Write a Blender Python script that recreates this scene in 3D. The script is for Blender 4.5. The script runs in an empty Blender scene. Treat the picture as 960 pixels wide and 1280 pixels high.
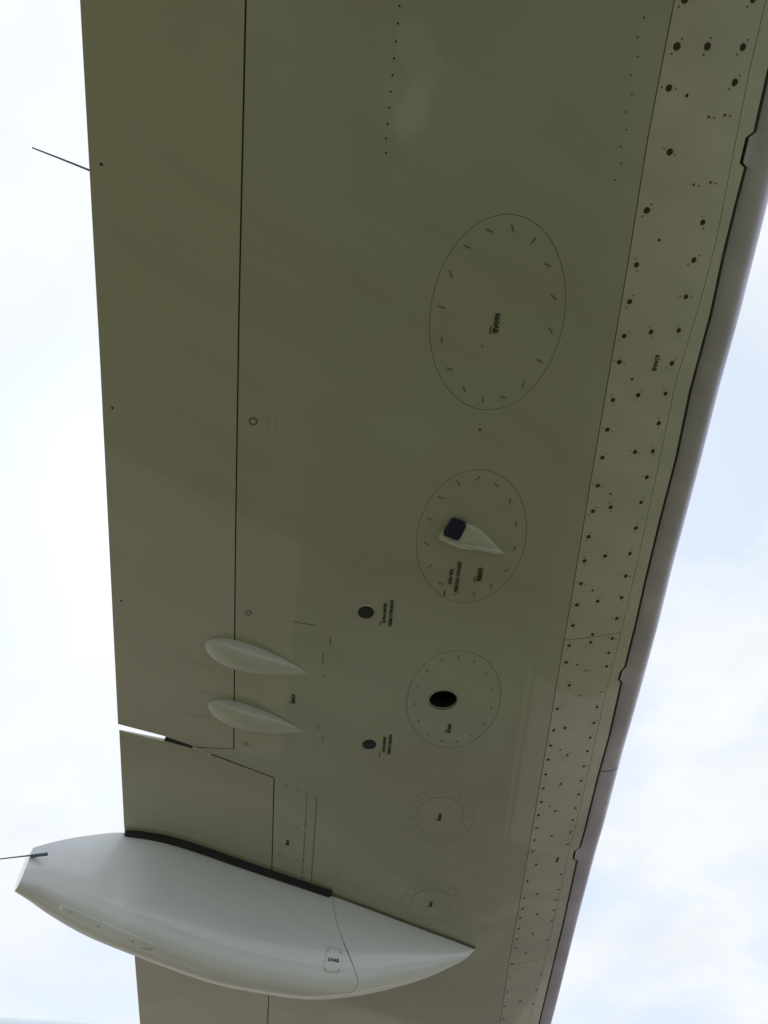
import bpy, bmesh, math, random
from mathutils import Vector, Matrix
random.seed(7)
sc = bpy.context.scene
C = sc.collection

# ------------------------------------------------------------------ camera
CAM_Z = 1.60                     # photographer's eye height
PITCH = math.radians(53.7)       # looking steeply up
FPX = 1035.0                     # focal length in pixels of the 960x1280 photograph
cam_d = bpy.data.cameras.new('camera')
cam_d.sensor_fit = 'VERTICAL'; cam_d.sensor_height = 36.0
cam_d.lens = FPX / 1280.0 * 36.0
cam_d.clip_start = 0.02; cam_d.clip_end = 6000
cam = bpy.data.objects.new('camera', cam_d); C.objects.link(cam)
cam.location = (0, 0, CAM_Z); cam.rotation_euler = (math.radians(90) + PITCH, 0, 0)
sc.camera = cam

# ------------------------------------------------------------------ sun, sky, exposure
SUN_EL = math.radians(54.0); SUN_AZ = math.radians(-19.0)      # azimuth from +Y towards +X
sun_dir = Vector((math.sin(SUN_AZ) * math.cos(SUN_EL), math.cos(SUN_AZ) * math.cos(SUN_EL), math.sin(SUN_EL)))
sun_d = bpy.data.lights.new('sun', 'SUN'); sun_d.energy = 3.0; sun_d.angle = math.radians(0.5)
sun_d.color = (1.0, 0.95, 0.86)
sun = bpy.data.objects.new('sun', sun_d); C.objects.link(sun)
sun.rotation_euler = (-sun_dir).to_track_quat('-Z', 'Y').to_euler()
sun.location = (-8, 20, 25)

world = bpy.data.worlds.new('World'); sc.world = world; world.use_nodes = True
wt = world.node_tree; wt.nodes.clear()
def WN(t, **k):
    n = wt.nodes.new(t)
    for a, b in k.items(): setattr(n, a, b)
    return n
def wmath(op, a, b=None, clamp=False):
    n = WN('ShaderNodeMath', operation=op); n.use_clamp = clamp
    for i, v in enumerate((a, b)):
        if v is None: continue
        if isinstance(v, (int, float)): n.inputs[i].default_value = v
        else: wt.links.new(v, n.inputs[i])
    return n.outputs[0]
w_out = WN('ShaderNodeOutputWorld'); w_bg = WN('ShaderNodeBackground')
sky = WN('ShaderNodeTexSky', sky_type='NISHITA'); sky.sun_disc = False
sky.sun_elevation = SUN_EL; sky.sun_rotation = SUN_AZ
sky.air_density = 1.0; sky.dust_density = 2.0; sky.ozone_density = 1.0
tc = WN('ShaderNodeTexCoord')
nrm = WN('ShaderNodeVectorMath', operation='NORMALIZE'); wt.links.new(tc.outputs['Generated'], nrm.inputs[0])
sep = WN('ShaderNodeSeparateXYZ'); wt.links.new(nrm.outputs[0], sep.inputs[0])
zc = wmath('ADD', wmath('MAXIMUM', sep.outputs[2], 0.0), 0.12)
cmb = WN('ShaderNodeCombineXYZ')
wt.links.new(wmath('DIVIDE', sep.outputs[0], zc), cmb.inputs[0])
wt.links.new(wmath('DIVIDE', sep.outputs[1], zc), cmb.inputs[1])
n1 = WN('ShaderNodeTexNoise'); n1.inputs['Scale'].default_value = 2.6; n1.inputs['Detail'].default_value = 9
n1.inputs['Roughness'].default_value = 0.55; n1.inputs['Distortion'].default_value = 0.25
wt.links.new(cmb.outputs[0], n1.inputs['Vector'])
rmp = WN('ShaderNodeValToRGB'); rmp.color_ramp.elements[0].position = 0.39; rmp.color_ramp.elements[1].position = 0.58
wt.links.new(n1.outputs['Fac'], rmp.inputs[0])
n2 = WN('ShaderNodeTexNoise'); n2.inputs['Scale'].default_value = 3.1; n2.inputs['Detail'].default_value = 6
wt.links.new(cmb.outputs[0], n2.inputs['Vector'])
dot = WN('ShaderNodeVectorMath', operation='DOT_PRODUCT'); wt.links.new(nrm.outputs[0], dot.inputs[0]); dot.inputs[1].default_value = sun_dir
glow = wmath('POWER', wmath('MAXIMUM', dot.outputs['Value'], 0.0), 26.0)
cl_b = wmath('ADD', wmath('ADD', wmath('MULTIPLY', glow, 1.0), 7.9), wmath('MULTIPLY', n2.outputs['Fac'], 3.4))
cl = WN('ShaderNodeVectorMath', operation='SCALE'); cl.inputs[0].default_value = (0.955, 0.985, 1.03); wt.links.new(cl_b, cl.inputs['Scale'])
hz = WN('ShaderNodeMix', data_type='RGBA'); hz.inputs['Factor'].default_value = 0.80    # thin veil in the blue gaps
wt.links.new(sky.outputs[0], hz.inputs['A']); hz.inputs['B'].default_value = (8.6, 9.7, 11.1, 1)
mx = WN('ShaderNodeMix', data_type='RGBA')
wt.links.new(rmp.outputs[0], mx.inputs['Factor']); wt.links.new(hz.outputs['Result'], mx.inputs['A']); wt.links.new(cl.outputs[0], mx.inputs['B'])
wt.links.new(mx.outputs['Result'], w_bg.inputs['Color']); w_bg.inputs['Strength'].default_value = 0.10
wt.links.new(w_bg.outputs[0], w_out.inputs['Surface'])
sc.view_settings.view_transform = 'Standard'; sc.view_settings.look = 'None'
sc.view_settings.exposure = 0.0; sc.view_settings.gamma = 1.0; sc.view_settings.use_curve_mapping = False

# ------------------------------------------------------------------ materials
def mat(name, col, rough=0.4, metal=0.0, coat=0.0, coat_rough=0.1, noise=0.0, nscale=4.0, bump=0.0, bscale=3.0, col2=None, spec=0.5, streak=0.0):
    m = bpy.data.materials.new(name); m.use_nodes = True
    t = m.node_tree; b = t.nodes['Principled BSDF']
    b.inputs['Base Color'].default_value = (*col, 1); b.inputs['Roughness'].default_value = rough
    b.inputs['Metallic'].default_value = metal; b.inputs['Coat Weight'].default_value = coat
    b.inputs['Coat Roughness'].default_value = coat_rough; b.inputs['Specular IOR Level'].default_value = spec
    geo = t.nodes.new('ShaderNodeNewGeometry')
    if noise > 0:
        n = t.nodes.new('ShaderNodeTexNoise'); n.inputs['Scale'].default_value = nscale; n.inputs['Detail'].default_value = 8
        n.inputs['Roughness'].default_value = 0.62
        t.links.new(geo.outputs['Position'], n.inputs['Vector'])
        r = t.nodes.new('ShaderNodeMapRange'); r.inputs[1].default_value = 0.3; r.inputs[2].default_value = 0.72
        t.links.new(n.outputs['Fac'], r.inputs[0])
        x = t.nodes.new('ShaderNodeMix'); x.data_type = 'RGBA'
        c2 = col2 or tuple(c * (1 - noise) for c in col)
        x.inputs['A'].default_value = (*col, 1); x.inputs['B'].default_value = (*c2, 1)
        t.links.new(r.outputs[0], x.inputs['Factor']); t.links.new(x.outputs['Result'], b.inputs['Base Color'])
        if streak > 0:           # dirt drawn out along the airflow
            mp = t.nodes.new('ShaderNodeMapping'); mp.inputs['Rotation'].default_value = (0, 0, -0.583); mp.inputs['Scale'].default_value = (0.9, 9, 4)
            # rotate first, then stretch: two mappings
            m0 = t.nodes.new('ShaderNodeMapping'); m0.inputs['Rotation'].default_value = (0, 0, -0.583); mp.inputs['Rotation'].default_value = (0, 0, 0)
            sn = t.nodes.new('ShaderNodeTexNoise'); sn.inputs['Scale'].default_value = 1.0; sn.inputs['Detail'].default_value = 7; sn.inputs['Distortion'].default_value = 0.6
            t.links.new(geo.outputs['Position'], m0.inputs[0]); t.links.new(m0.outputs[0], mp.inputs[0]); t.links.new(mp.outputs[0], sn.inputs['Vector'])
            sr = t.nodes.new('ShaderNodeMapRange'); sr.inputs[1].default_value = 0.3; sr.inputs[2].default_value = 0.7
            sr.inputs[3].default_value = 1 + streak; sr.inputs[4].default_value = 1 - 1.6 * streak
            t.links.new(sn.outputs['Fac'], sr.inputs[0])
            vm = t.nodes.new('ShaderNodeVectorMath'); vm.operation = 'SCALE'
            t.links.new(x.outputs['Result'], vm.inputs[0]); t.links.new(sr.outputs[0], vm.inputs['Scale']); t.links.new(vm.outputs[0], b.inputs['Base Color'])
        r2 = t.nodes.new('ShaderNodeMapRange'); r2.inputs[3].default_value = rough * 0.85; r2.inputs[4].default_value = min(1, rough * 1.25)
        t.links.new(n.outputs['Fac'], r2.inputs[0]); t.links.new(r2.outputs[0], b.inputs['Roughness'])
    if bump > 0:
        n = t.nodes.new('ShaderNodeTexNoise'); n.inputs['Scale'].default_value = bscale; n.inputs['Detail'].default_value = 2
        t.links.new(geo.outputs['Position'], n.inputs['Vector'])
        bp = t.nodes.new('ShaderNodeBump'); bp.inputs['Strength'].default_value = 1.0; bp.inputs['Distance'].default_value = bump
        t.links.new(n.outputs['Fac'], bp.inputs['Height']); t.links.new(bp.outputs[0], b.inputs['Normal'])
        if coat: t.links.new(bp.outputs[0], b.inputs['Coat Normal'])
    return m
M = {}
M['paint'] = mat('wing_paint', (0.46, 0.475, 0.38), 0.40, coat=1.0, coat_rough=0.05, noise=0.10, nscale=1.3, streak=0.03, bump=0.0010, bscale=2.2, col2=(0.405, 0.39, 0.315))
M['paint_b'] = mat('control_surface_paint', (0.475, 0.46, 0.375), 0.40, coat=0.9, coat_rough=0.06, streak=0.03, noise=0.08, nscale=2.0, bump=0.0012, bscale=2.5)
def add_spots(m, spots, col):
    # reflection blotches painted into the colour, and pale scuffs, at fixed wing places
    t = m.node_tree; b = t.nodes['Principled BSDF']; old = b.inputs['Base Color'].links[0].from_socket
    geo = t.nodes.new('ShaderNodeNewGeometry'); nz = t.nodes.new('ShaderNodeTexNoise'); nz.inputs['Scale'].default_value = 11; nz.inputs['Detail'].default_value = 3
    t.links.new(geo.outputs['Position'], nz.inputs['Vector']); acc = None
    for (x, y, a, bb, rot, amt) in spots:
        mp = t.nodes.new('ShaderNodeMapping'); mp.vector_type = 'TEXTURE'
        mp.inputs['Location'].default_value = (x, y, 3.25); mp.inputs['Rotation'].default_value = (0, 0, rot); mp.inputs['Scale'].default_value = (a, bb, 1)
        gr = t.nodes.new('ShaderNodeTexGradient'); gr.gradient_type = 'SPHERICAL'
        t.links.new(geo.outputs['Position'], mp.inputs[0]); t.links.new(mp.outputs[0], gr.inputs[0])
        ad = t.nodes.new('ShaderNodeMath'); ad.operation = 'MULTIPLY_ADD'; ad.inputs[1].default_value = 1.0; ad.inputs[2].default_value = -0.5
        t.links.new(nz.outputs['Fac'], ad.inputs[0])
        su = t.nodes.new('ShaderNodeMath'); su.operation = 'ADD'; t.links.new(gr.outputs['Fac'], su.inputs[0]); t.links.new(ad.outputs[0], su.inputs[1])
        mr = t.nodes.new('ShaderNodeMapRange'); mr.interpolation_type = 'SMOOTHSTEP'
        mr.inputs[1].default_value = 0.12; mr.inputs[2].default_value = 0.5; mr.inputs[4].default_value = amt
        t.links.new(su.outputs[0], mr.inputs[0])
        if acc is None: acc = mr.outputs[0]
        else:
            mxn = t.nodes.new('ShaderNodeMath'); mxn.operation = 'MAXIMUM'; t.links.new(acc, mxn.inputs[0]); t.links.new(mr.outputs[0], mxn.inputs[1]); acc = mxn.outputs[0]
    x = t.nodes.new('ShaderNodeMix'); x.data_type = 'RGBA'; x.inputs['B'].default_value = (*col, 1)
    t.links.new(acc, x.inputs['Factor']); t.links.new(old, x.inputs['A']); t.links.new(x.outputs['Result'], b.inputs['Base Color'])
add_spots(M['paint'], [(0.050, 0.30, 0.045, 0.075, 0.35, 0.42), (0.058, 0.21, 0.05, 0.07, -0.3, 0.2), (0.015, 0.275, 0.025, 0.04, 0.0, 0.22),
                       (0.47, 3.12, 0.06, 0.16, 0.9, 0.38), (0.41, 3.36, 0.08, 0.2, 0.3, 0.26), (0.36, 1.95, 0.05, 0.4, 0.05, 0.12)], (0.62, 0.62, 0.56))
M['panel'] = mat('panel_paint', (0.46, 0.475, 0.38), 0.40, coat=1.0, coat_rough=0.06, noise=0.10, nscale=1.3, streak=0.03, bump=0.0008, bscale=3.0, col2=(0.405, 0.39, 0.315))
M['panel_light'] = mat('blister_paint', (0.60, 0.61, 0.54), 0.36, coat=0.9, coat_rough=0.08, noise=0.06, nscale=8)
M['edge'] = mat('edge_panel_paint', (0.57, 0.55, 0.475), 0.40, coat=1.0, coat_rough=0.06, streak=0.06, noise=0.12, nscale=3.5, bump=0.0012, bscale=3.0)
M['white'] = mat('fairing_white_paint', (0.85, 0.865, 0.885), 0.28, coat=1.0, coat_rough=0.10, streak=0.04, noise=0.05, nscale=3.0, bump=0.0012, bscale=4.0)
M['slat'] = mat('slat_bare_metal', (0.60, 0.565, 0.70), 0.36, metal=0.5, streak=0.08, noise=0.16, nscale=5.0, bump=0.0006, bscale=6.0)
M['rubber'] = mat('black_rubber_seal', (0.018, 0.016, 0.022), 0.6, noise=0.3, nscale=30)
M['ring'] = mat('pale_sealant', (0.32, 0.32, 0.26), 0.6, noise=0.4, nscale=7, col2=(0.44, 0.44, 0.35))
M['sealant'] = mat('grey_sealant', (0.17, 0.17, 0.135), 0.7, noise=0.4, nscale=25)
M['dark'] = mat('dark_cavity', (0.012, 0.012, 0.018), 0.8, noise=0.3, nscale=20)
M['screw'] = mat('dark_screw', (0.075, 0.062, 0.045), 0.5, metal=0.4, noise=0.4, nscale=60)
M['screw_mark'] = mat('dull_rivet', (0.13, 0.115, 0.085), 0.6, noise=0.3, nscale=60)
M['slot_mark'] = mat('fastener_slot', (0.17, 0.165, 0.125), 0.6, noise=0.3, nscale=40)
M['valve'] = mat('black_valve', (0.03, 0.03, 0.036), 0.45, noise=0.3, nscale=60)
M['ink'] = mat('stencil_ink', (0.02, 0.02, 0.018), 0.6, noise=0.5, nscale=180)
M['rod'] = mat('wick_rod', (0.16, 0.19, 0.26), 0.45, noise=0.3, nscale=20)
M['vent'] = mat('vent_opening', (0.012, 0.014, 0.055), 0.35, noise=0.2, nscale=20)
M['stain'] = mat('pale_smear', (0.58, 0.57, 0.53), 0.6, noise=0.25, nscale=20)
M['fuselage'] = mat('fuselage_paint', (0.52, 0.58, 0.66), 0.75, coat=0.0, noise=0.05, nscale=1.0, spec=0.1)
M['grass'] = mat('grass_ground', (0.080, 0.090, 0.030), 0.95, noise=0.5, nscale=1.3, col2=(0.10, 0.095, 0.042), spec=0.1)
M['bounce_ground'] = mat('bounce_ground_pale', (0.33, 0.345, 0.38), 0.9, noise=0.25, nscale=0.7, spec=0.2)  # pale and bluish, for the added light-bouncing ground
M['apron'] = mat('apron_concrete', (0.28, 0.25, 0.225), 0.9, noise=0.25, nscale=0.8, spec=0.2)

# ------------------------------------------------------------------ wing surface in space
H = 3.25            # height of the wing's lower skin above the ground
FW = Vector((0.835, 0.550, 0)).normalized()      # streamwise, forward
IN = Vector((-FW.y, FW.x, 0))                    # towards the fuselage
def dz(x, y):       # the lower skin sweeps up towards the leading edge
    return 0.055 * max(0.0, (x - 0.40) / 0.33) ** 2
cp, sp = math.cos(PITCH), math.sin(PITCH)
def ray(px, py):
    u, v = px - 480.0, py - 640.0
    return Vector((u, FPX * cp + v * sp, FPX * sp - v * cp))
def S(px, py, off=0.0):          # measured point of the photograph -> point on the wing's lower skin
    d = ray(px, py); z = H
    for _ in range(25):
        k = (z - off - CAM_Z) / d.z
        z = H + dz(d.x * k, d.y * k)
    return Vector((d.x * k, d.y * k, z - off))
def at_z(px, py, z):
    d = ray(px, py); k = (z - CAM_Z) / d.z
    return Vector((d.x * k, d.y * k, z))
def lerp_tab(tab, y):
    if y <= tab[0][0]: return tab[0][1]
    for (a, b), (c, d) in zip(tab, tab[1:]):
        if y <= c: return b + (d - b) * (y - a) / max(1e-9, c - a)
    return tab[-1][1]
Y0, Y1 = -1.0, 11.4
TEp = [S(*p) for p in ((100, 0), (125, 450), (148, 890), (155, 1030), (175, 1280))]
te_tab = [(p.y, p.x) for p in TEp]
te_tab = [(Y0, te_tab[0][1] + (te_tab[0][0] - Y0) * 0.153)] + te_tab + [(Y1, te_tab[-1][1] - (Y1 - te_tab[-1][0]) * 0.138)]
def x_te(y): return lerp_tab(te_tab, y)
def thick(x, y):    # wing thickness above the lower skin
    c = 0.78 - x_te(y); d = max(0.0, x - x_te(y)); v = min(1.0, max(0.0, 1 - d / c))
    t = 0.62 * c * (0.2969 * math.sqrt(v) - 0.126 * v - 0.3516 * v * v + 0.2843 * v ** 3 - 0.1015 * v ** 4)
    return max(0.003 + 0.05 * d, t * min(1, d / 0.45) if d < 0.45 else t)

# ------------------------------------------------------------------ helpers
def link(name, me, material, parent=None, smooth=False):
    if material is not None and not me.materials: me.materials.append(material)
    o = bpy.data.objects.new(name, me); C.objects.link(o)
    if parent is not None: o.parent = parent; o.matrix_parent_inverse = Matrix.Identity(4)
    if smooth:
        for p in me.polygons: p.use_smooth = True
    return o
def local(parent):               # all parts are modelled in world coordinates, their parents sit at the aeroplane's base
    o = Vector((0, 0, 0))
    p = parent
    while p is not None: o += p.location; p = p.parent
    return o
def from_bm(name, bm, material, parent=None, smooth=False):
    bmesh.ops.recalc_face_normals(bm, faces=bm.faces) if False else None
    off = local(parent)
    for v in bm.verts: v.co -= off
    me = bpy.data.meshes.new(name); bm.to_mesh(me); bm.free()
    return link(name, me, material, parent, smooth)
def from_py(name, vs, fs, material, parent=None, smooth=False, fix=True):
    bm = bmesh.new(); bv = [bm.verts.new(v) for v in vs]
    for f in fs:
        try: bm.faces.new([bv[i] for i in f])
        except ValueError: pass
    if fix: bmesh.ops.recalc_face_normals(bm, faces=bm.faces)
    return from_bm(name, bm, material, parent, smooth)
def dense(loop, step=0.12):
    out = []
    for i, a in enumerate(loop):
        b = loop[(i + 1) % len(loop)]
        a = Vector((a[0], a[1], 0)); b = Vector((b[0], b[1], 0))
        n = max(1, int((b - a).length / step))
        for k in range(n): out.append(a.lerp(b, k / n))
    return out
def slab(name, outer, material, parent, holes=(), th=None, dice=False, off=0.0, step=0.12):
    """a solid piece of skin: lower face on the wing surface, upper face th(x,y) above it"""
    th = th or thick
    bm = bmesh.new(); loops = []
    for lp in [dense(outer, step)] + [[Vector((p[0], p[1], 0)) for p in h] for h in holes]:
        vs = [bm.verts.new(p) for p in lp]
        loops.append(vs)
        for i in range(len(vs)): bm.edges.new((vs[i], vs[(i + 1) % len(vs)]))
    bmesh.ops.triangle_fill(bm, use_beauty=True, use_dissolve=False, edges=bm.edges[:], normal=(0, 0, -1))
    if dice:
        xs = [v.co.x for v in bm.verts]
        x = max(min(xs), 0.38) + 0.02
        while x < max(xs) - 0.004:
            bmesh.ops.bisect_plane(bm, geom=bm.verts[:] + bm.edges[:] + bm.faces[:], plane_co=(x, 0, 0), plane_no=(1, 0, 0)); x += 0.025
    for f in bm.faces:
        if f.normal.z > 0: f.normal_flip()
        f.smooth = True
    bound = [e for e in bm.edges if len(e.link_faces) == 1]
    low = bm.verts[:]
    for v in low: v.co.z = H + dz(v.co.x, v.co.y) - off
    up = {}
    for v in low: up[v] = bm.verts.new((v.co.x, v.co.y, v.co.z + off + th(v.co.x, v.co.y)))
    fs = bm.faces[:]
    for f in fs: bm.faces.new([up[v] for v in reversed(f.verts)])
    for e in bound:
        f0 = e.link_faces[0]
        for l in f0.loops:
            if l.edge == e: a, b = l.vert, l.link_loop_next.vert
        bm.faces.new((b, a, up[a], up[b])); e.smooth = False
    for f in fs:
        pass
    return from_bm(name, bm, material, parent)
def ell(cx, cy, a, b, n=56, rot=0.0):
    r = []
    for i in range(n):
        t = 2 * math.pi * i / n; x, y = a * math.cos(t), b * math.sin(t)
        r.append((cx + x * math.cos(rot) - y * math.sin(rot), cy + x * math.sin(rot) + y * math.cos(rot)))
    return r
def const(t): return lambda x, y: t
def strip(name, pts, width, height, material, parent, close=False, lift=0.0):
    """a raised bead along points on the skin (hangs `height` below it)"""
    vs, fs = [], []; n = len(pts)
    for i, p in enumerate(pts):
        a = pts[i - 1] if (i or close) else p; b = pts[(i + 1) % n] if (i < n - 1 or close) else p
        t = (b - a); t.z = 0; t.normalize(); s = Vector((-t.y, t.x, 0)) * width / 2
        d = Vector((0, 0, height)); l = Vector((0, 0, lift))
        vs += [p + s + l, p + s * 0.8 - d, p - s * 0.8 - d, p - s + l]
    m = n if close else n - 1
    for i in range(m):
        a, b = 4 * i, 4 * ((i + 1) % n)
        for k in range(4): fs.append((a + k, a + (k + 1) % 4, b + (k + 1) % 4, b + k))
    if not close: fs += [(0, 1, 2, 3), (4 * n - 4, 4 * n - 3, 4 * n - 2, 4 * n - 1)]
    return from_py(name, vs, fs, material, parent)
def tube(name, pts, radii, material, parent, n=8):
    vs, fs = [], []
    for i, p in enumerate(pts):
        a = pts[max(0, i - 1)]; b = pts[min(len(pts) - 1, i + 1)]; t = (b - a).normalized()
        s = t.cross(Vector((0, 0, 1))).normalized(); u = s.cross(t)
        for k in range(n):
            an = 2 * math.pi * k / n; vs.append(p + (s * math.cos(an) + u * math.sin(an)) * radii[i])
    for i in range(len(pts) - 1):
        for k in range(n): fs.append((i * n + k, i * n + (k + 1) % n, (i + 1) * n + (k + 1) % n, (i + 1) * n + k))
    fs += [tuple(range(n)), tuple(range((len(pts) - 1) * n, len(pts) * n))]
    return from_py(name, vs, fs, material, parent, smooth=True)
def rev_mesh(name, prof, n, material):
    """round piece hanging below the skin: prof = (radius, drop)"""
    bm = bmesh.new(); rings = []
    for r, d in prof:
        rings.append([bm.verts.new((r * math.cos(2 * math.pi * k / n), r * math.sin(2 * math.pi * k / n), -d)) for k in range(n)])
    for a, b in zip(rings, rings[1:]):
        for k in range(n): bm.faces.new((a[k], a[(k + 1) % n], b[(k + 1) % n], b[k]))
    bm.faces.new(rings[-1]); bmesh.ops.recalc_face_normals(bm, faces=bm.faces)
    me = bpy.data.meshes.new(name); bm.to_mesh(me); bm.free(); me.materials.append(material); return me
def place(name, me, p, parent, rot=0.0, scale=1.0):
    o = bpy.data.objects.new(name, me); C.objects.link(o); o.parent = parent
    o.location = Vector(p) - local(parent); o.rotation_euler = (0, 0, rot); o.scale = (scale, scale, scale)
    return o
def text_mesh(body, size):
    cu = bpy.data.curves.new('stencil', 'FONT'); cu.body = body; cu.size = size; cu.align_x = 'CENTER'; cu.align_y = 'CENTER'
    cu.extrude = 0.0004; cu.space_line = 1.45; cu.offset = size * 0.012; cu.resolution_u = 3
    o = bpy.data.objects.new('tmp', cu); C.objects.link(o)
    me = bpy.data.meshes.new_from_object(o.evaluated_get(bpy.context.evaluated_depsgraph_get()))
    bpy.data.objects.remove(o); bpy.data.curves.remove(cu); me.name = 'stencil'
    return me
def stencil(body, px, py, size, parent, run=None, off=0.0012, underline=True, stretch=1.0):
    """lettering on the skin, read from below; it runs inboard with its tops towards the leading edge"""
    me = text_mesh(body, size); p = S(px, py)
    run = (run or Vector((-0.06, 1, 0))).normalized(); nrm_ = Vector((0, 0, -1)); up = nrm_.cross(run)
    off_ = local(parent)
    mt = Matrix((run, up, nrm_)).transposed()
    for v in me.vertices: v.co = mt @ Vector((v.co.x * stretch, v.co.y, v.co.z)) + p + nrm_ * off - off_
    o = link('stencil', me, M['ink'], parent)
    if underline:
        w = size * 0.62 * len(body.split('\n')[0]) * stretch
        c = p + run * w * 0.32 - up * size * (0.62 if '\n' not in body else 1.25)
        a = c - run * w * 0.16; b = c + run * w * 0.16
        strip('stencil_underline', [a, b], size * 0.10, off + 0.0004, M['ink'], parent)
    return o

# ------------------------------------------------------------------ the ground
def ground(name, pts, z, m):
    bm = bmesh.new(); bm.faces.new([bm.verts.new((x, y, z)) for x, y in pts])
    o = from_bm(name, bm, m); o['kind'] = 'structure'; o['label'] = name.replace('_', ' '); return o
g = ground('ground', [(-3000, -3000), (3000, -3000), (3000, 3000), (-3000, 3000)], 0.0, M['grass'])
g['label'] = 'dry olive grass field around the parked aeroplane'
def streamwise(a, b): v = FW * a + IN * b; return (v.x, v.y)
ap = ground('apron', [streamwise(-60, 3.6), streamwise(90, 3.6), streamwise(90, 60), streamwise(-60, 60)], 0.004, M['apron'])
bounce = ground('bounce_ground', [streamwise(-90, -40), streamwise(90, -40), streamwise(90, -4.0), streamwise(-90, -4.0)], 0.004, M['bounce_ground'])  # unseen pale ground, added to throw neutral light onto the fairing flank
bounce['label'] = 'added pale ground beyond the wing tip, bounces light onto the fairing'
ap['label'] = 'pale concrete apron under the fuselage'

# ------------------------------------------------------------------ the aeroplane
plane = bpy.data.objects.new('airplane', None); C.objects.link(plane)
base = FW * 5.0 + IN * 11.0
plane.location = (base.x, base.y, 0)
plane['label'] = 'white jet airliner seen from beneath its right wing'
plane['category'] = 'airplane'

# boundaries measured on the lower skin
AIL_H = [S(*p) for p in ((306, 0), (297.5, 400), (294, 640), (293, 740), (291.5, 936))]
hdir = (AIL_H[1] - AIL_H[0]).normalized()
ah_out = AIL_H[0] + hdir * ((Y0 - AIL_H[0].y) / hdir.y)
pl_tab = sorted((p.y, p.x) for p in [S(*q) for q in ((843, 0), (810, 171), (784.6, 331.7), (757.8, 488), (737, 609), (717.2, 730), (705, 801), (676.5, 970), (650, 1125), (635, 1210), (625, 1280))])
pl_tab = [(Y0, pl_tab[0][1])] + pl_tab + [(Y1, pl_tab[-1][1] + 0.05)]
def pl_x(y): return lerp_tab(pl_tab, y)
def pl_pts(ya, yb, off):        # points of the joint between two spanwise stations
    ys = [ya] + [y for y, x in pl_tab if ya < y < yb] + [yb]
    return [(pl_x(y) + off, y) for y in ys]
SLOT_PX = [(959, 87), (941.5, 165), (932, 172), (924.5, 204), (930, 209.5), (917, 260), (903, 317), (886.7, 394), (861, 490), (844, 572), (823, 653),
           (804.5, 730), (794, 778), (780, 834), (775, 839.5), (772, 850), (775.5, 853), (760.5, 920), (746.5, 970), (730, 1037.5), (723.7, 1060),
           (717.3, 1064), (715.5, 1074), (720, 1076.5), (702.5, 1157), (686, 1225), (673, 1280)]
SLOT = [S(*p) for p in SLOT_PX]
s0, s1 = SLOT[0], SLOT[-1]
SLOT = [Vector((s0.x, Y0, 0))] + SLOT + [Vector((s1.x + 0.03, Y1, 0))]

FLAP_C = S(342, 973)                                    # outboard front corner of the flap
fd = Vector((-0.094, 1, 0)).normalized()
FLAP_IN = FLAP_C + fd * ((Y1 - FLAP_C.y) / fd.y)
A_TE = S(147.5, 905); F_TE = S(149, 913)
a205, a245, a291 = S(205, 920), S(243, 933), S(291.5, 936)
f205, f245 = S(205, 926.5), S(243, 936.5)
G = 0.0034
# --- main wing box with the holes for the access panels
PANELS = [(621, 399, 0.142, 0.218), (589, 675, 0.138, 0.214), (567, 877, 0.139, 0.215)]
PAN = []
for px, py, a, b in PANELS:
    c = S(px, py); PAN.append((c.x, c.y, a, b))
pan_rot = 0.03
HOLE = S(554, 875)
skin_outer = [(ah_out.x + G, Y0)] + [(p.x + G, p.y) for p in AIL_H[:-1]] + [(a291.x + G, a291.y + G), (a245.x + 0.006, a245.y + 0.008), (a245.x + 0.012, f245.y - 0.004),
              (FLAP_C.x + 0.002, FLAP_C.y - 0.006), (FLAP_C.x + G, FLAP_C.y), (FLAP_IN.x + G, Y1)] + list(reversed(pl_pts(Y0, Y1, -0.0009)))
cut = [ell(c[0], c[1], c[2] + 0.0010, c[3] + 0.0010, rot=pan_rot) for c in PAN]
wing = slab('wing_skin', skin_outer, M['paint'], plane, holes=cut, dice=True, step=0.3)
# dark structure behind the joints of the lower skin (inside the wing)
def inner(name, loop, d, m=None): return slab(name, loop, m or M['sealant'], wing, off=-d, th=const(d + 0.012), dice=True, step=0.3)
for i, c in enumerate(PAN):
    n = 56; e0 = ell(c[0], c[1], c[2] + 0.012, c[3] + 0.012, n, pan_rot); e1 = ell(c[0], c[1], c[2] - 0.012, c[3] - 0.012, n, pan_rot)
    vs = [Vector((x, y, H + 0.0015)) for x, y in e0] + [Vector((x, y, H + 0.0015)) for x, y in e1]
    vs += [v + Vector((0, 0, 0.004)) for v in vs]
    fs = []
    for k in range(n):
        k2 = (k + 1) % n
        fs += [(k, k2, n + k2, n + k), (2 * n + k, 2 * n + k2, 3 * n + k2, 3 * n + k), (k, k2, 2 * n + k2, 2 * n + k), (n + k, n + k2, 3 * n + k2, 3 * n + k)]
    from_py('sealant_ring', vs, fs, M['ring'], wing)

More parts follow.
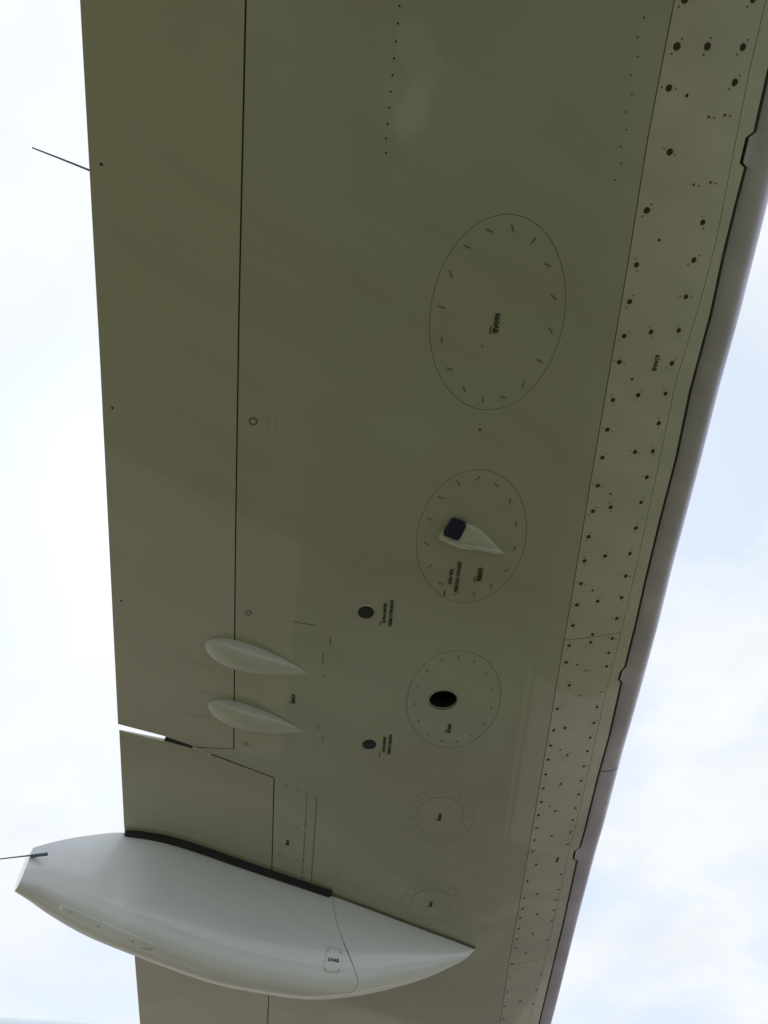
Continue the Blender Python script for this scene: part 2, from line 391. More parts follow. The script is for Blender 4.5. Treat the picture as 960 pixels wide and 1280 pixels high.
# --- access panels
slot_me = None
def slot_mark_mesh(L=0.016, w=0.0026):
    bm = bmesh.new()
    vs = [bm.verts.new(p) for p in ((-L / 2, -w / 2, 0), (L / 2, -w / 2, 0), (L / 2, w / 2, 0), (-L / 2, w / 2, 0))]
    lo = [bm.verts.new((v.co.x * 0.92, v.co.y * 0.7, -0.0010)) for v in vs]
    bm.faces.new(lo)
    for k in range(4): bm.faces.new((vs[k], vs[(k + 1) % 4], lo[(k + 1) % 4], lo[k]))
    bmesh.ops.recalc_face_normals(bm, faces=bm.faces)
    me = bpy.data.meshes.new('fastener'); bm.to_mesh(me); bm.free(); me.materials.append(M['slot_mark']); return me
fastener = slot_mark_mesh()
fastener_s = slot_mark_mesh(0.010, 0.003)
tops = []
for i, c in enumerate(PAN):
    hs = [[(HOLE.x + 0.041 * math.cos(2 * math.pi * k / 32), HOLE.y + 0.041 * math.sin(2 * math.pi * k / 32)) for k in range(32)]] if i == 2 else []
    p = slab('access_panel', ell(c[0], c[1], c[2] - 0.0010, c[3] - 0.0010, rot=pan_rot), M['panel'], plane, holes=hs, th=const(0.006), off=-0.0004, step=9)
    p['label'] = ['largest oval access panel with a plain skin', 'oval access panel carrying the fuel vent scoop', 'oval access panel with a round black hole'][i]
    tops.append(p)
    n = (16, 15, 15)[i]
    for k in range(n):
        t = 2 * math.pi * (k + 0.35) / n
        q = ell(c[0], c[1], c[2] - 0.024, c[3] - 0.024, 1, pan_rot)
        x, y = (c[2] - 0.024) * math.cos(t), (c[3] - 0.026) * math.sin(t)
        place('fastener', fastener if i < 2 else fastener_s, (c[0] + x, c[1] + y, H + 0.0003), p, rot=random.uniform(0.2, 2.6))
stencil('660AB', 620.5, 404, 0.0165, tops[0])
stencil('650BB', 599.5, 718, 0.0175, tops[1])
stencil('ДРЕНАЖ ТОПЛИВА\nFUEL VENT', 567.5, 721, 0.0125, tops[1], underline=False, stretch=0.86)
stencil('640CB', 561.5, 910.5, 0.0150, tops[2])
strip('stencil_underline', [S(556, 738), S(555.3, 745)], 0.0022, 0.0012, M['ink'], tops[1])
# cup behind the hole of the third panel
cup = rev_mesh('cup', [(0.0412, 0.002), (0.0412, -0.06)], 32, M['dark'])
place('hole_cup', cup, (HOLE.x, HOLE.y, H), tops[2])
lip = bpy.data.meshes.new('hole_lip')
strip('hole_rim', [Vector((HOLE.x + 0.0435 * math.cos(2 * math.pi * k / 40), HOLE.y + 0.0435 * math.sin(2 * math.pi * k / 40), H)) for k in range(40)], 0.004, 0.0012, M['panel'], tops[2], close=True)
# the two round inboard covers: double circles
for px, py, r1, r2, txt in ((549.5, 1021, 0.116, 0.081, '630DB'), (538.5, 1130, 0.116, 0.078, '620EB')):
    c = S(px, py)
    cov = slab('round_cover', ell(c.x, c.y, r2, r2 * 1.35, 48), M['panel'], plane, th=const(0.002), off=0.0008, step=9)
    cov['label'] = 'small round cover inside a faint double circle'
    for rr in (r1, r2 + 0.001):
        strip('sealant_ring', [Vector((x, y, H)) for x, y in ell(c.x, c.y, rr, rr * 1.35, 56)], 0.0015, 0.0006 if rr == r1 else 0.001, M['ring'], cov, close=True)
    for k in range(14):
        t = 2 * math.pi * k / 14
        place('fastener', fastener_s, (c.x + math.cos(t) * (r1 - 0.017), c.y + math.sin(t) * 1.35 * (r1 - 0.017), H), cov, rot=t, scale=0.7)
    stencil(txt, px, py, 0.0150, cov, off=0.0016)

# --- fuel vent scoop on the second panel
def blister(name, A, B, W, D, material, parent, prof, n=18, m=14, fade=1.0):
    """streamlined bump hanging from the skin from blunt end A to pointed end B"""
    ax = (B - A); L = ax.length; ax.normalize(); sd = Vector((-ax.y, ax.x, 0))
    vs, fs = [], []
    for i in range(n + 1):
        t = (i / n) ** 1.5; wv, dv, sh = prof(t)
        for k in range(m + 1):
            a = math.pi * k / m; cx = -math.cos(a); e = math.sin(a)
            e = e ** sh
            vs.append(A + ax * (L * t) + sd * (cx * wv * W) - Vector((0, 0, e * dv * D - 0.001)))
    for i in range(n):
        for k in range(m):
            a = i * (m + 1) + k; fs.append((a, a + 1, a + m + 2, a + m + 1))
    fs.append(tuple(range(m + 1)))
    return from_py(name, vs, fs, material, parent, smooth=True)
def rounded(qs, r=0.2, n=5):
    out = []
    for i, p in enumerate(qs):
        a = p.lerp(qs[i - 1], r); b = p.lerp(qs[(i + 1) % len(qs)], r)
        for k in range(n):
            t = k / (n - 1); out.append((1 - t) ** 2 * a + 2 * t * (1 - t) * p + t * t * b)
    return out
def scoop_mesh():
    # outline on the panel, blunt aft end with the opening, long tail pointing forward
    def smooth(P_, n):
        return [P_[min(int(k / n * (len(P_) - 1)), len(P_) - 2)].lerp(P_[min(int(k / n * (len(P_) - 1)), len(P_) - 2) + 1], k / n * (len(P_) - 1) - min(int(k / n * (len(P_) - 1)), len(P_) - 2)) for k in range(n + 1)]
    up_e = smooth([S(*p) for p in ((549.5, 668), (565, 648.5), (584, 655), (592, 656.5), (602, 663), (612, 673), (622, 684), (632, 692.5))], 28)
    lo_e = smooth([S(*p) for p in ((549.5, 669), (549, 674), (560, 680), (574, 685.5), (588, 687.3), (602, 688.5), (617, 690.5), (632, 692.6))], 28)
    vs, fs = [], []; m = 12
    for a, b, k in zip(up_e, lo_e, range(29)):
        t = k / 28; d = 0.012 * min(1, 0.35 + t * 6) * (1 - t) ** 0.7 + 0.0005
        for q in range(m + 1):
            s_ = q / m; e = min(1.0, (4 * s_ * (1 - s_)) ** 0.45)
            p = a.lerp(b, s_); vs.append(Vector((p.x, p.y, H + 0.0006 - d * e)))
    for i in range(28):
        for q in range(m):
            a = i * (m + 1) + q; fs.append((a, a + 1, a + m + 2, a + m + 1))
    return from_py('vent_scoop', vs, fs, M['panel_light'], tops[1], smooth=True)
scoop_mesh()
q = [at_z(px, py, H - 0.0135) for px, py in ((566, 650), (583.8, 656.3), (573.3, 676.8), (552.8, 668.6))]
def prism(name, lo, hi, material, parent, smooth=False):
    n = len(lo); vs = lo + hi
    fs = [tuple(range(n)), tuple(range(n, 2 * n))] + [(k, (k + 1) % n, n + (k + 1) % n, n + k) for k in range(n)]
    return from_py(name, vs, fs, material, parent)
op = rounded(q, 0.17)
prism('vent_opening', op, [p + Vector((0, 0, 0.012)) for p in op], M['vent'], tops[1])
strip('vent_lip', [S(*p, 0.008) for p in ((549.5, 669), (559, 674.5), (575, 680.5), (600, 686), (626, 691))], 0.010, 0.003, M['panel_light'], tops[1], lift=0.006)

# --- leading edge panels with their screws
lip_px = ((959 - 22, 87), (895, 302), (877, 371), (844, 480), (820, 596), (794, 715), (776, 792), (754, 880), (735, 967), (708, 1080), (686, 1180), (661, 1280))
lip_tab = sorted((p.y, p.x) for p in [S(*q) for q in lip_px]); lip_tab = [(Y0, lip_tab[0][1])] + lip_tab + [(Y1, lip_tab[-1][1] + 0.03)]
def lip_pts(ya, yb, off):
    ys = [ya] + [y for y, x in lip_tab if ya < y < yb] + [yb]
    return [(lerp_tab(lip_tab, y) + off, y) for y in ys]
split_y = S(735, 797).y
edge_lim = [(Y0, split_y - 0.0015), (split_y + 0.0015, 3.55), (3.553, 6.4)]
lep = []
for i, (ya, yb) in enumerate(edge_lim):
    p = slab('leading_edge_panel', pl_pts(ya, yb, 0.0009) + list(reversed(lip_pts(ya, yb, -0.0007))),
             M['edge'], plane, th=const(0.01), off=0.0005, dice=True, step=0.25)
    p['label'] = ['outboard screwed panel behind the slat', 'middle screwed panel behind the slat', 'inboard screwed panel behind the slat'][i]
    lep.append(p)
inner('joint_sealant', pl_pts(Y0, 6.4, -0.012) + list(reversed(lip_pts(Y0, 6.4, 0.010))), 0.0115, M['sealant'])
# lip strip between the panels and the slat slot
strip_loop = [(p.x, p.y) for p in SLOT] + list(reversed(lip_pts(Y0, Y1, 0.0007)))
lipo = slab('leading_edge_lip', strip_loop, M['edge'], plane, th=lambda x, y: 0.05, dice=True, step=0.2)
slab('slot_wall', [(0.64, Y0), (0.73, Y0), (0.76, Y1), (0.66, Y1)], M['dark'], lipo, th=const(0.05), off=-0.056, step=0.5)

SCREWS = [(856, -1), (941, -1), (846, 58), (884, 58), (928, 59), (836, 110), (918, 103), (837, 190), (808.5, 263), (878, 278), (795.5, 331), (867, 325), (787, 377), (857, 371),
 (780, 420), (813.5, 415), (848, 413), (774, 452.5), (839.5, 454), (797.5, 494), (831.5, 492), (766, 500), (759, 537), (753, 572), (747, 607), (741, 639), (735.5, 671), (730.5, 701),
 (726, 729.5), (793.5, 565), (763, 634), (756, 695), (823, 529), (815.5, 564), (808, 596.5), (801, 628), (794.5, 660), (787, 692), (782, 720), (721, 756), (716, 782), (711.5, 807),
 (707.5, 828), (711.5, 856.5), (696.5, 886), (692, 913), (688, 932), (685, 949.5), (682, 968), (747, 751.5), (740.5, 793), (738, 803), (706, 910), (709, 944), (776.5, 747), (770.5, 773),
 (765, 798), (760.5, 816), (758, 833), (746, 884), (742, 903.5), (737.5, 922), (734, 939), (729.5, 958), (726, 976), (679, 985.5), (676.5, 1002.5), (673, 1019), (670.5, 1035), (668, 1050),
 (665.5, 1064.5), (670, 1081), (659, 1101.5), (655, 1122.5), (653, 1136), (650, 1147.5), (648, 1161), (646, 1174), (644, 1185), (640, 1205), (637, 1222), (634, 1240), (631.5, 1258), (629.5, 1274),
 (700.5, 980), (694, 1014), (689.5, 1045), (671, 1117.5), (671, 1143), (666, 1167), (657, 1191), (650, 1251), (723, 993), (719, 1010), (715.5, 1025), (713, 1040), (709.5, 1055.5), (701, 1093),
 (698, 1112), (694, 1125), (692, 1138), (689.5, 1151), (684, 1175), (676, 1218), (670, 1237.5), (666, 1255)]
screw = rev_mesh('screw', [(0.0058, -0.0006), (0.0056, 0.0006), (0.0036, 0.0012), (0.0016, 0.0008)], 12, M['screw'])
tiny = rev_mesh('rivet', [(0.0016, -0.0005), (0.0013, 0.0006)], 8, M['screw_mark'])
pin = rev_mesh('pin', [(0.0031, -0.0005), (0.0026, 0.0008)], 10, M['dark'])
def which(p): return lep[0] if p.y < split_y else (lep[1] if p.y < 3.55 else lep[2])
rv = {0: bmesh.new(), 1: bmesh.new(), 2: bmesh.new()}
def add_disc(bm, p, r, d, n=8):
    a = [bm.verts.new((p.x + r * math.cos(2 * math.pi * k / n), p.y + r * math.sin(2 * math.pi * k / n), p.z + 0.0008)) for k in range(n)]
    b = [bm.verts.new((v.co.x, v.co.y, p.z - d)) for v in a]
    bm.faces.new(b)
    for k in range(n): bm.faces.new((a[k], a[(k + 1) % n], b[(k + 1) % n], b[k]))
for i, (px, py) in enumerate(SCREWS):
    p = S(px, py, 0.0005); o = which(p)
    s = 1.12 if py < 300 else (1.0 if py < 800 else 0.92)
    place('screw', screw, p, o, rot=random.uniform(0, 3), scale=s * random.uniform(0.92, 1.08))
    an = random.choice((0.3, 1.25, 1.9, 2.3)) + random.uniform(-0.2, 0.2)
    for sg in (-1, 1):
        q_ = p + Vector((math.cos(an), math.sin(an), 0)) * 0.0135 * sg
        q_.z = H + dz(q_.x, q_.y) - 0.0005
        add_disc(rv[lep.index(o)], q_, 0.0017, 0.0005)
for px, py in ((886, 146), (906, 144), (867, 231), (888, 228), (732, 838), (724, 869.5), (751, 865)):
    p = S(px, py, 0.0005); o = which(p)
    place('rivet', tiny, p, o, scale=1.9)
    for sg in (-1, 1):
        add_disc(rv[lep.index(o)], p + Vector((0.011, 0.002, 0)) * sg, 0.0016, 0.0008)
for k, bm in rv.items():
    o = from_bm('rivets', bm, M['screw_mark'], lep[k]); o['kind'] = 'stuff'
for px, py in ((858.5, 119.5), (824, 300), (790, 474), (763, 617.5), (740.5, 738), (721.5, 831), (700.5, 937.5), (687, 1008)):
    p = S(px, py, 0.0005); place('pin', pin, p, which(p))
stencil('624AB', 819.5, 453.5, 0.0145, lep[0])
stencil('624BB', 696.5, 1074.5, 0.0125, lep[1])

# --- slat in two lengths
LE_PX = [(959, 255), (919, 413), (892, 510), (867, 609), (834, 732), (816.7, 803), (793.7, 887), (770, 970), (750, 1047.5), (737.5, 1090), (713.7, 1180), (688.7, 1280)]
le_tab = []
for px, py in LE_PX:
    q_ = at_z(px, py, H); le_tab.append((q_.y, q_.x))
slot_tab = sorted((p.y, p.x) for p in SLOT)
notch = (2, 3, 13, 14, 15, 20, 21, 22)
base_tab = [(SLOT[0].y, SLOT[0].x)] + [(SLOT[k + 1].y, SLOT[k + 1].x) for k in range(len(SLOT_PX)) if k not in notch] + [(SLOT[-1].y, SLOT[-1].x)]
def slat_piece(name, ya, yb, label):
    b = 0.042
    ys = sorted(set([ya, yb] + [ya + (yb - ya) * k / 60 for k in range(61)] + [p.y for p in SLOT if ya < p.y < yb] + [p.y + 1e-3 for p in SLOT if ya < p.y < yb]))
    vs, fs = [], []; m = 22
    for y in ys:
        xs = lerp_tab(base_tab, y) + 0.0075; xt = min(lerp_tab(slot_tab, y) + 0.0075, xs - 0.0004)
        vs.append(Vector((xt, y, H + dz(xt, y) - 0.0012)))
        z0 = H + dz(xs, y) - 0.0015
        # semi-axis so that the nose's outline meets the measured leading edge
        le = lerp_tab(le_tab, y); sl = le / 1.65
        app0 = xs - sl * (z0 - H)
        # apparent x of an ellipse outline = xs' + sqrt(a^2 + (sl b)^2) - sl b
        sh = [(math.sin(math.pi * k / m) ** 0.8, b * (1 - math.copysign(abs(math.cos(math.pi * k / m)) ** 0.8, math.cos(math.pi * k / m)))) for k in range(m + 1)]
        lo_a, hi_a = 0.01, 0.3
        for _ in range(30):
            a = (lo_a + hi_a) / 2
            if max(app0 + a * u_ - sl * w_ for u_, w_ in sh) < le: lo_a = a
            else: hi_a = a
        for u_, w_ in sh: vs.append(Vector((xs + a * u_, y, z0 + w_)))
    m += 1; w = m + 1
    for i in range(len(ys) - 1):
        for k in range(m): fs.append((i * w + k, i * w + k + 1, (i + 1) * w + k + 1, (i + 1) * w + k))
        fs.append((i * w + m, i * w, (i + 1) * w, (i + 1) * w + m))
    fs += [tuple(range(w)), tuple(range((len(ys) - 1) * w, len(ys) * w))]
    o = from_py(name, vs, fs, M['slat'], plane, smooth=True)
    for e in o.data.edges:
        pass
    try:
        bm = bmesh.new(); bm.from_mesh(o.data)
        for e in bm.edges:
            if len(e.link_faces) == 2 and e.calc_face_angle(0) > 0.7: e.smooth = False
        bm.to_mesh(o.data); bm.free()
    except Exception: pass
    o['label'] = label
    return o
sp_y = S(763, 960).y
slat_piece('slat', Y0, sp_y - 0.003, 'outboard bare metal slat')
slat_piece('slat', sp_y + 0.003, Y1, 'inboard bare metal slat')

# --- aileron, flap and the panel before the flap
ail_loop = [(x_te(Y0), Y0), (x_te(0.13), 0.13), (x_te(0.8), 0.8), (A_TE.x, A_TE.y), (a205.x, a205.y), (a245.x, a245.y), (a291.x, a291.y)] + [(p.x, p.y) for p in reversed(AIL_H[:-1])] + [(ah_out.x, Y0)]
aileron = slab('aileron', ail_loop, M['paint_b'], plane, step=0.04)
flap_loop = [(F_TE.x, F_TE.y), (x_te(2.54), 2.54), (x_te(4.09), 4.09), (x_te(Y1), Y1), (FLAP_IN.x, Y1), (FLAP_C.x, FLAP_C.y), (f245.x, f245.y), (f205.x, f205.y)]
flap = slab('flap', flap_loop, M['paint_b'], plane, step=0.04)
aileron['label'] = 'outboard aileron along the trailing edge'; flap['label'] = 'inboard flap beside the white canoe fairing'
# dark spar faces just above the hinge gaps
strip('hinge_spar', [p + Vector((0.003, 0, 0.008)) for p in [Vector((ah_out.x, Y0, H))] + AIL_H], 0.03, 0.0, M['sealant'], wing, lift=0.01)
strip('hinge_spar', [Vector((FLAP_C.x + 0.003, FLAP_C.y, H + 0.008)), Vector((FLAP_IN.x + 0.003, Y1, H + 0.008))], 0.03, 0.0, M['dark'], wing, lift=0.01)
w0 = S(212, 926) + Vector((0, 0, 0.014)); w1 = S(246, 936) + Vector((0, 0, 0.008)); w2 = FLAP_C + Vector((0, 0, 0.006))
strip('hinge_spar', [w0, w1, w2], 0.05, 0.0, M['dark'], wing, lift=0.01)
strip('gap_seal', [S(206, 923.3, -0.004), S(225, 929, -0.003), S(243, 935, -0.002)], 0.021, 0.001, M['rubber'], flap, lift=0.003)
strip('seal_tab', [S(241, 933.5), S(250, 937), S(264, 943)], 0.011, 0.003, M['stain'], wing)
for px, py in ((126.5, 205.5), (140.5, 510), (151.5, 751)):
    place('drain_hole', pin, S(px, py), aileron, scale=1.0)
# actuator fairings of the aileron
def aprof(t):
    c = 0.30
    w = math.sqrt(max(0, 1 - (1 - t / c) ** 2)) if t < c else math.cos(math.pi / 2 * ((t - c) / (1 - c)) ** 1.15) ** 0.9
    d = (1 - (1 - t / 0.34) ** 2) ** 0.6 if t < 0.34 else max(0.0, math.cos(math.pi / 2 * (t - 0.34) / 0.66)) ** 1.2
    return max(0.004, w), max(0.004, d), 0.7 + 1.0 * max(0, t - 0.3)
for (ax_, ay_, bx_, by_, wd) in ((256, 803, 386, 843, 0.045), (260, 878, 381, 916, 0.043)):
    bl = blister('actuator_fairing', S(ax_, ay_), S(bx_, by_), wd, 0.047, M['panel_light'], plane, aprof, n=60, m=22)
    bl['label'] = 'teardrop fairing over an aileron actuator'
def skin_line(name, pts, w, parent, m='slot_mark', h=0.0007): return strip(name, [S(*p) for p in pts], w, h, M[m], parent)
for pts in (((244, 790), (262, 793), (279, 794)), ((226, 814), (238, 829), (262, 831)), ((240, 863), (262, 866), (279, 867)), ((215, 874), (228, 871), (240, 863)), ((217, 886), (236, 893), (262, 896))):
    skin_line('skin_seam', pts, 0.003, aileron, 'stain')
# ring plugs
ringp = rev_mesh('ring_plug', [(0.0105, -0.0005), (0.0105, 0.0012), (0.0078, 0.0012), (0.0074, 0.0002)], 24, M['slot_mark'])
plug_in = rev_mesh('plug_face', [(0.0076, -0.0004), (0.0070, 0.0007)], 20, M['panel'])
for px, py, sc_ in ((316.5, 526.5, 0.95), (310.5, 766, 0.85), (307.5, 930, 0.8)):
    o = place('ring_plug', ringp, S(px, py), wing, scale=sc_); place('plug_face', plug_in, S(px, py), wing, scale=sc_)
for px, py in ((335, 522), (346, 523), (335, 535), (346, 537), (335, 775), (346, 776), (335, 783)):
    place('rivet', tiny, S(px, py), wing)
# spar rivet rows
for px, py in ((499.5, 7.5), (497.5, 29.5), (495, 52), (492.5, 73), (490.5, 94), (488.5, 114.5), (486.5, 134.5), (484.5, 154.5), (482.5, 173), (482.5, 191)):
    place('rivet', pin, S(px, py), wing, scale=0.62)
for px, py in ((805, 22), (797, 46.5), (797.5, 71), (789, 94), (790, 117.5), (782, 140), (783, 162), (776, 183), (776.5, 204), (769, 225)):
    place('rivet', tiny, S(px, py), wing, scale=1.25)
place('drain_hole', pin, S(600, 537), wing, scale=1.0)
place('rivet', tiny, S(603, 433), wing, scale=1.2)
# drain valves with lettering
valve = rev_mesh('drain_valve', [(0.0225, -0.0005), (0.0222, 0.0030), (0.0175, 0.0042), (0.0165, 0.0026), (0.0085, 0.0026), (0.0065, 0.0050), (0.003, 0.0050)], 28, M['valve'])
vring = rev_mesh('valve_ring', [(0.0265, -0.0005), (0.0255, 0.0012), (0.0215, 0.0012)], 28, M['edge'])
for px, py, lx, ly in ((457.5, 765, 484.5, 766.5), (461.5, 930, 483.5, 930.5)):
    v = place('drain_valve', valve, S(px, py), plane); v['label'] = 'black round drain valve with lettering beside it'
    place('valve_ring', vring, S(px, py), v)
    stencil('КЛАПАН СЛИВА\nDRAIN VALVE', lx, ly, 0.0120, wing, underline=False)
    strip('stencil_underline', [S(lx - 9, ly + 10), S(lx - 9.4, ly + 16)], 0.002, 0.0012, M['ink'], wing)
stencil('674AB', 366.5, 873.5, 0.0145, wing)
# marks and seams on the skin before the actuators
for pts in (((366, 777), (380, 779.5), (394, 781.5)), ((413, 797), (413, 806)), ((404, 816), (403.5, 830)), ((403, 844), (406, 847)), ((398, 905), (397.5, 912)), ((404, 919), (403, 927))):
    skin_line('skin_seam', pts, 0.0022, wing)
# panel in front of the flap
for pts, w in ((((383.5, 993), (382.5, 1020), (380, 1060), (377.5, 1100)), 0.0028), (((396, 997), (394.5, 1025), (392, 1060), (389, 1102)), 0.0026)):
    if w == 0.0028:
        P_ = [S(*p) for p in pts]
        for k in range(22):
            t = k / 22 * 3; i = int(t); a = P_[i].lerp(P_[i + 1], t - i); b = P_[i].lerp(P_[i + 1], min(1, t - i + random.uniform(0.05, 0.11)))
            strip('skin_seam', [a, b], 0.0030, 0.0008, M['slot_mark'], wing)
    else: skin_line('skin_seam', pts, w, wing)
for px, py in ((357, 981), (372, 987.5), (351.5, 1026.5), (372, 1034), (350, 1069), (370, 1075)):
    place('fastener', fastener_s, S(px, py), wing, rot=0.3, scale=0.8)
stencil('674BB', 359.5, 1053, 0.0125, wing)
skin_line('skin_seam', ((333, 1281), (334, 1262)), 0.002, wing)

# --- canoe fairing of the flap track
FA = [  # near edge on the wing (px, py, drop), width, lower outline (px, py)
]
def fsec(N, w, d, kn=3.4, m=26):
    """open U section, near side at N, width w towards the fuselage, depth d"""
    pts = []
    for k in range(m + 1):
        a = math.pi * k / m; cx = -math.copysign(abs(math.cos(a)) ** (2 / kn), math.cos(a)); s = abs(math.sin(a)) ** (2 / kn)
        pts.append(N + IN * (w / 2 * (1 + cx)) - Vector((0, 0, d * s)))
    return pts
near = [(-1.0, 0), ]
NE = [ # (near point, width, depth)
 (at_z(41, 1061, H - 0.125), 0.075, 0.125), (at_z(70, 1053, H - 0.085), 0.115, 0.172), (at_z(105, 1046.5, H - 0.045), 0.150, 0.232),
 (at_z(155, 1042, H - 0.006), 0.185, 0.303), (S(210, 1050), 0.185, 0.345), (S(300, 1080), 0.195, 0.362), (S(360, 1100), 0.195, 0.352), (S(412, 1117.5), 0.190, 0.332),
 (S(455, 1133), 0.180, 0.290), (S(500, 1150), 0.175, 0.222), (S(540, 1165), 0.135, 0.153), (S(570, 1176), 0.085, 0.088), (S(585, 1182), 0.048, 0.047), (S(594, 1185.5), 0.012, 0.008)]
def cr(a, b, c, d, t):
    return 0.5 * ((2 * b) + (-a + c) * t + (2 * a - 5 * b + 4 * c - d) * t * t + (-a + 3 * b - 3 * c + d) * t ** 3)
def fairing_at(u):
    i = min(int(u), len(NE) - 2); t = u - i
    g_ = lambda k: NE[max(0, min(len(NE) - 1, k))]
    a, b, c, d = g_(i - 1), g_(i), g_(i + 1), g_(i + 2)
    return tuple(cr(a[k], b[k], c[k], d[k], t) for k in range(3))
def fairing_mesh(name, us, parent, seam_lean=(0, 0), grow=0.0):
    m = 26; vs, fs = [], []
    for (u, l0) in us:
        pts = []
        for k in range(m + 1):
            uu = max(0, min(len(NE) - 1.001, u + l0 * math.sin(1.3 * math.pi * k / m)))
            N, w, d = fairing_at(uu); pts.append(fsec(N + Vector((0, 0, 0.004)) - IN * grow / 2, w + grow, d + grow, m=m)[k])
        vs += pts
    w = m + 1
    for i in range(len(us) - 1):
        for k in range(m): fs.append((i * w + k, i * w + k + 1, (i + 1) * w + k + 1, (i + 1) * w + k))
        fs.append((i * w + m, i * w, (i + 1) * w, (i + 1) * w + m))
    fs += [tuple(range(w)), tuple(range((len(us) - 1) * w, len(us) * w))]
    o = from_py(name, vs, fs, M['white'], parent, smooth=True)
    bm = bmesh.new(); bm.from_mesh(o.data)
    for e in bm.edges:
        if len(e.link_faces) == 2 and e.calc_face_angle(0) > 0.6: e.smooth = False
    bm.to_mesh(o.data); bm.free()
    return o
SEAM = 7.05; LEAN = 0.95
us = [(0 + 6.0 * k / 36, 0.0) for k in range(36)] + [(6.0 + (SEAM - 6.0) * k / 8, LEAN * k / 8) for k in range(9)]
fairing = fairing_mesh('flap_track_fairing', us, plane)
fairing['label'] = 'white canoe shaped flap track fairing under the flap'
us = [(SEAM + 0.030 + (8.4 - SEAM) * k / 6, LEAN * (1 - k / 6)) for k in range(6)] + [(8.4 + (12.99 - 8.4) * k / 24, 0) for k in range(25)]
fairing_mesh('nose_cap', us, fairing)
us = [(SEAM - 0.15, LEAN), (SEAM + 0.2, LEAN)]
o = fairing_mesh('joint_band', us, fairing, grow=-0.010); o.data.materials[0] = M['dark']
# black rubber seal along the wing, thin bead to the nose
sealp = [S(*p) for p in ((156, 1042), (175, 1043), (210, 1049), (250, 1061), (300, 1078.5), (360, 1099), (412, 1116.5))]
def smooth_line(P_, n=40):
    out = []
    for k in range(n + 1):
        u = k / n * (len(P_) - 1.0001); i = int(u); t = u - i; g_ = lambda j: P_[max(0, min(len(P_) - 1, j))]
        out.append(cr(g_(i - 1), g_(i), g_(i + 1), g_(i + 2), t))
    return out
strip('rubber_seal', [p - IN * 0.008 for p in smooth_line(sealp)], 0.026, 0.016, M['rubber'], fairing)
strip('sealant_bead', [p - IN * 0.002 for p in smooth_line([S(*p) for p in ((413, 1117), (455, 1132.5), (500, 1149.5), (540, 1164.5), (570, 1175.5), (593, 1184.5))])], 0.009, 0.005, M['slot_mark'], fairing)
# service plates on the fairing follow its surface
def fpoint(u, k, lift, m=26):
    i = int(k); t = k - i; N, w, d = fairing_at(u)
    P_ = fsec(N + Vector((0, 0, 0.004)), w, d, m=m); a = P_[i].lerp(P_[min(i + 1, m)], t)
    c = N + IN * w / 2 - Vector((0, 0, d * 0.35)); dirn = (a - c); dirn -= FW * dirn.dot(FW); dirn.normalize()
    return a + dirn * lift
def plate(name, u0, u1, k0, k1, material, parent, lift=0.0015, nu=14, nk=10, r=0.25):
    vs, fs = [], []
    for i in range(nu + 1):
        for j in range(nk + 1):
            s, t = 2 * i / nu - 1, 2 * j / nk - 1
            e = max(abs(s), abs(t)); rr = 1.0 if e < 1e-6 else e / (abs(s) ** 6 + abs(t) ** 6) ** (1 / 6)
            s2, t2 = s * rr, t * rr
            vs.append(fpoint(u0 + (u1 - u0) * (s2 + 1) / 2, k0 + (k1 - k0) * (t2 + 1) / 2, lift))
    for i in range(nu):
        for j in range(nk):
            a = i * (nk + 1) + j; fs.append((a, a + 1, a + nk + 2, a + nk + 1))
    bd = [i * (nk + 1) for i in range(nu)] + [nu * (nk + 1) + j for j in range(nk)] + [i * (nk + 1) + nk for i in range(nu, 0, -1)] + [j for j in range(nk, 0, -1)]
    n0 = len(vs); cen = sum(vs, Vector()) / len(vs)
    for b_ in bd: vs.append(vs[b_] + (fpoint(u0, k0, 0) - fpoint(u0, k0, lift)) * 1.6)
    nb = len(bd)
    for q_ in range(nb): fs.append((bd[q_], bd[(q_ + 1) % nb], n0 + (q_ + 1) % nb, n0 + q_))
    return from_py(name, vs, fs, material, parent, smooth=True)
plate('service_plate', 7.0, 7.46, 3.4, 6.8, M['white'], fairing, lift=0.0008)
plate('service_plate', 2.0, 4.2, 9.5, 12.2, M['white'], fairing, lift=0.0002)

def fairing_text(body, u, k, size):
    me = text_mesh(body, size); p = fpoint(u, k, 0.0022); run = (fpoint(u + 0.2, k, 0.002) - fpoint(u - 0.2, k, 0.002)).normalized()
    dn = (fpoint(u, k + 0.5, 0.002) - fpoint(u, k - 0.5, 0.002)).normalized(); nn = run.cross(-dn).normalized(); up = nn.cross(run)
    mt = Matrix((run, up, nn)).transposed(); of = local(fairing)
    for v in me.vertices: v.co = mt @ v.co + p - of
    link('stencil', me, M['ink'], fairing)
fairing_text('674AB', 7.22, 4.9, 0.017)

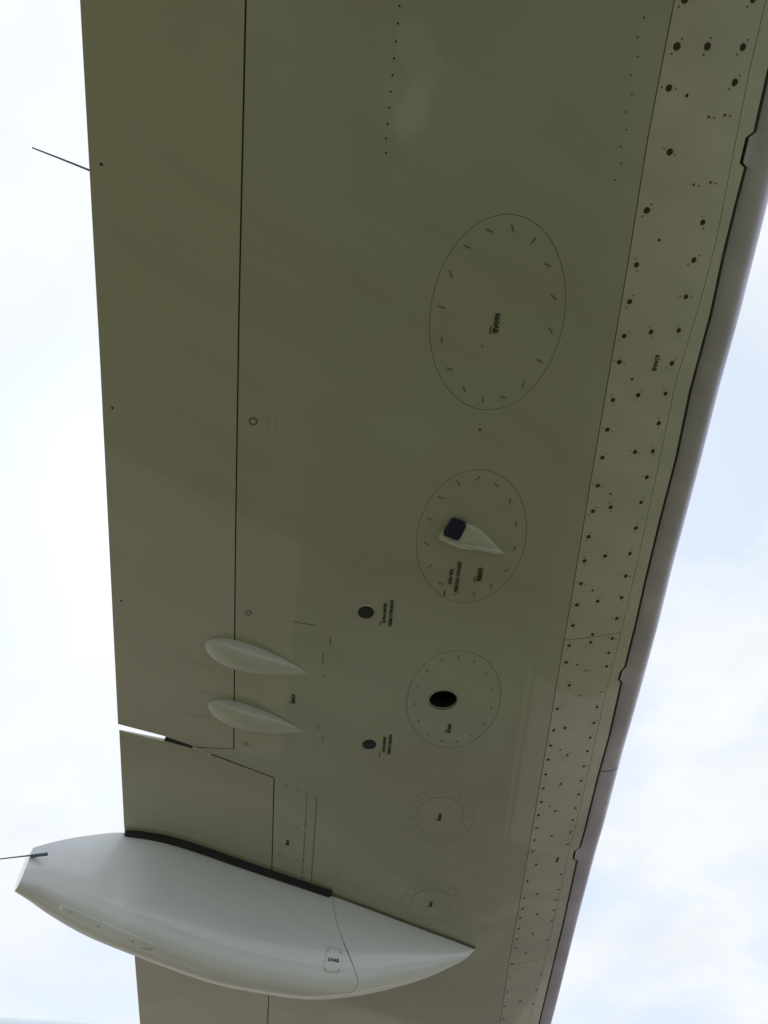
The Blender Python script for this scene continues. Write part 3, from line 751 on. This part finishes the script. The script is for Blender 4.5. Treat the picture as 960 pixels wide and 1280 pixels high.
for u_, k_ in ((2.35, 10.6), (3.1, 10.9), (3.9, 11.1), (7.06, 3.9), (7.38, 3.9), (7.06, 6.3), (7.4, 6.3)):
    c_ = fpoint(u_, k_, 0.0010); o = place('rivet', tiny, c_, fairing, scale=1.4)
    a_ = (fpoint(u_, k_, 0.05) - c_).normalized(); o.rotation_euler = a_.to_track_quat('-Z', 'Y').to_euler()

# --- static wicks
wb, wtip = S(109.5, 213), S(40, 184.5)
wick = tube('static_wick', [wb + Vector((0.01, 0.004, 0.004)), wb.lerp(wtip, 0.5) + Vector((0, 0, 0.003)), wtip], [0.0022, 0.0018, 0.0014], M['rod'], aileron)
tail = at_z(58, 1067, H - 0.150); tip2 = at_z(-25, 1076.5, H - 0.17)
tube('static_wick', [tail, tail.lerp(tip2, 0.5), tip2], [0.0030, 0.0022, 0.0016], M['rod'], fairing)
tube('wick_base', [at_z(59, 1067.5, H - 0.152), at_z(39, 1070, H - 0.150)], [0.0055, 0.0055], M['rod'], fairing)

# --- fuselage (its crown shows past the fairing), root of the wing, wing tip
fz = 4.49
def fus(a):       # radius and centre height along the streamwise axis
    if a > 5.0: r = 1.73 if a < 17 else 1.73 * math.sqrt(max(0.0, 1 - ((a - 17) / 4.2) ** 2))
    else: r = max(0.35, 1.73 - 0.155 * (5.0 - a))
    return max(r, 0.05), fz + (0.0 if a > 3 else 0.0)
vs, fs = [], []; m = 40
st = [-5.5, -4, -3, -2, -1, 0, 1, 2, 3, 4, 5, 6, 8, 11, 14, 17, 18, 19, 20, 20.6, 21, 21.2]
for a in st:
    r, z = fus(a); c = FW * a + IN * 11.0
    for k in range(m):
        t = 2 * math.pi * k / m; vs.append(Vector((c.x, c.y, z)) + IN * (r * math.cos(t)) + Vector((0, 0, r * math.sin(t))))
for i in range(len(st) - 1):
    for k in range(m): fs.append((i * m + k, i * m + (k + 1) % m, (i + 1) * m + (k + 1) % m, (i + 1) * m + k))
fs += [tuple(range(m)), tuple(range((len(st) - 1) * m, len(st) * m))]
fuse = from_py('fuselage', vs, fs, M['fuselage'], plane, smooth=True)

bpy.context.view_layer.update()
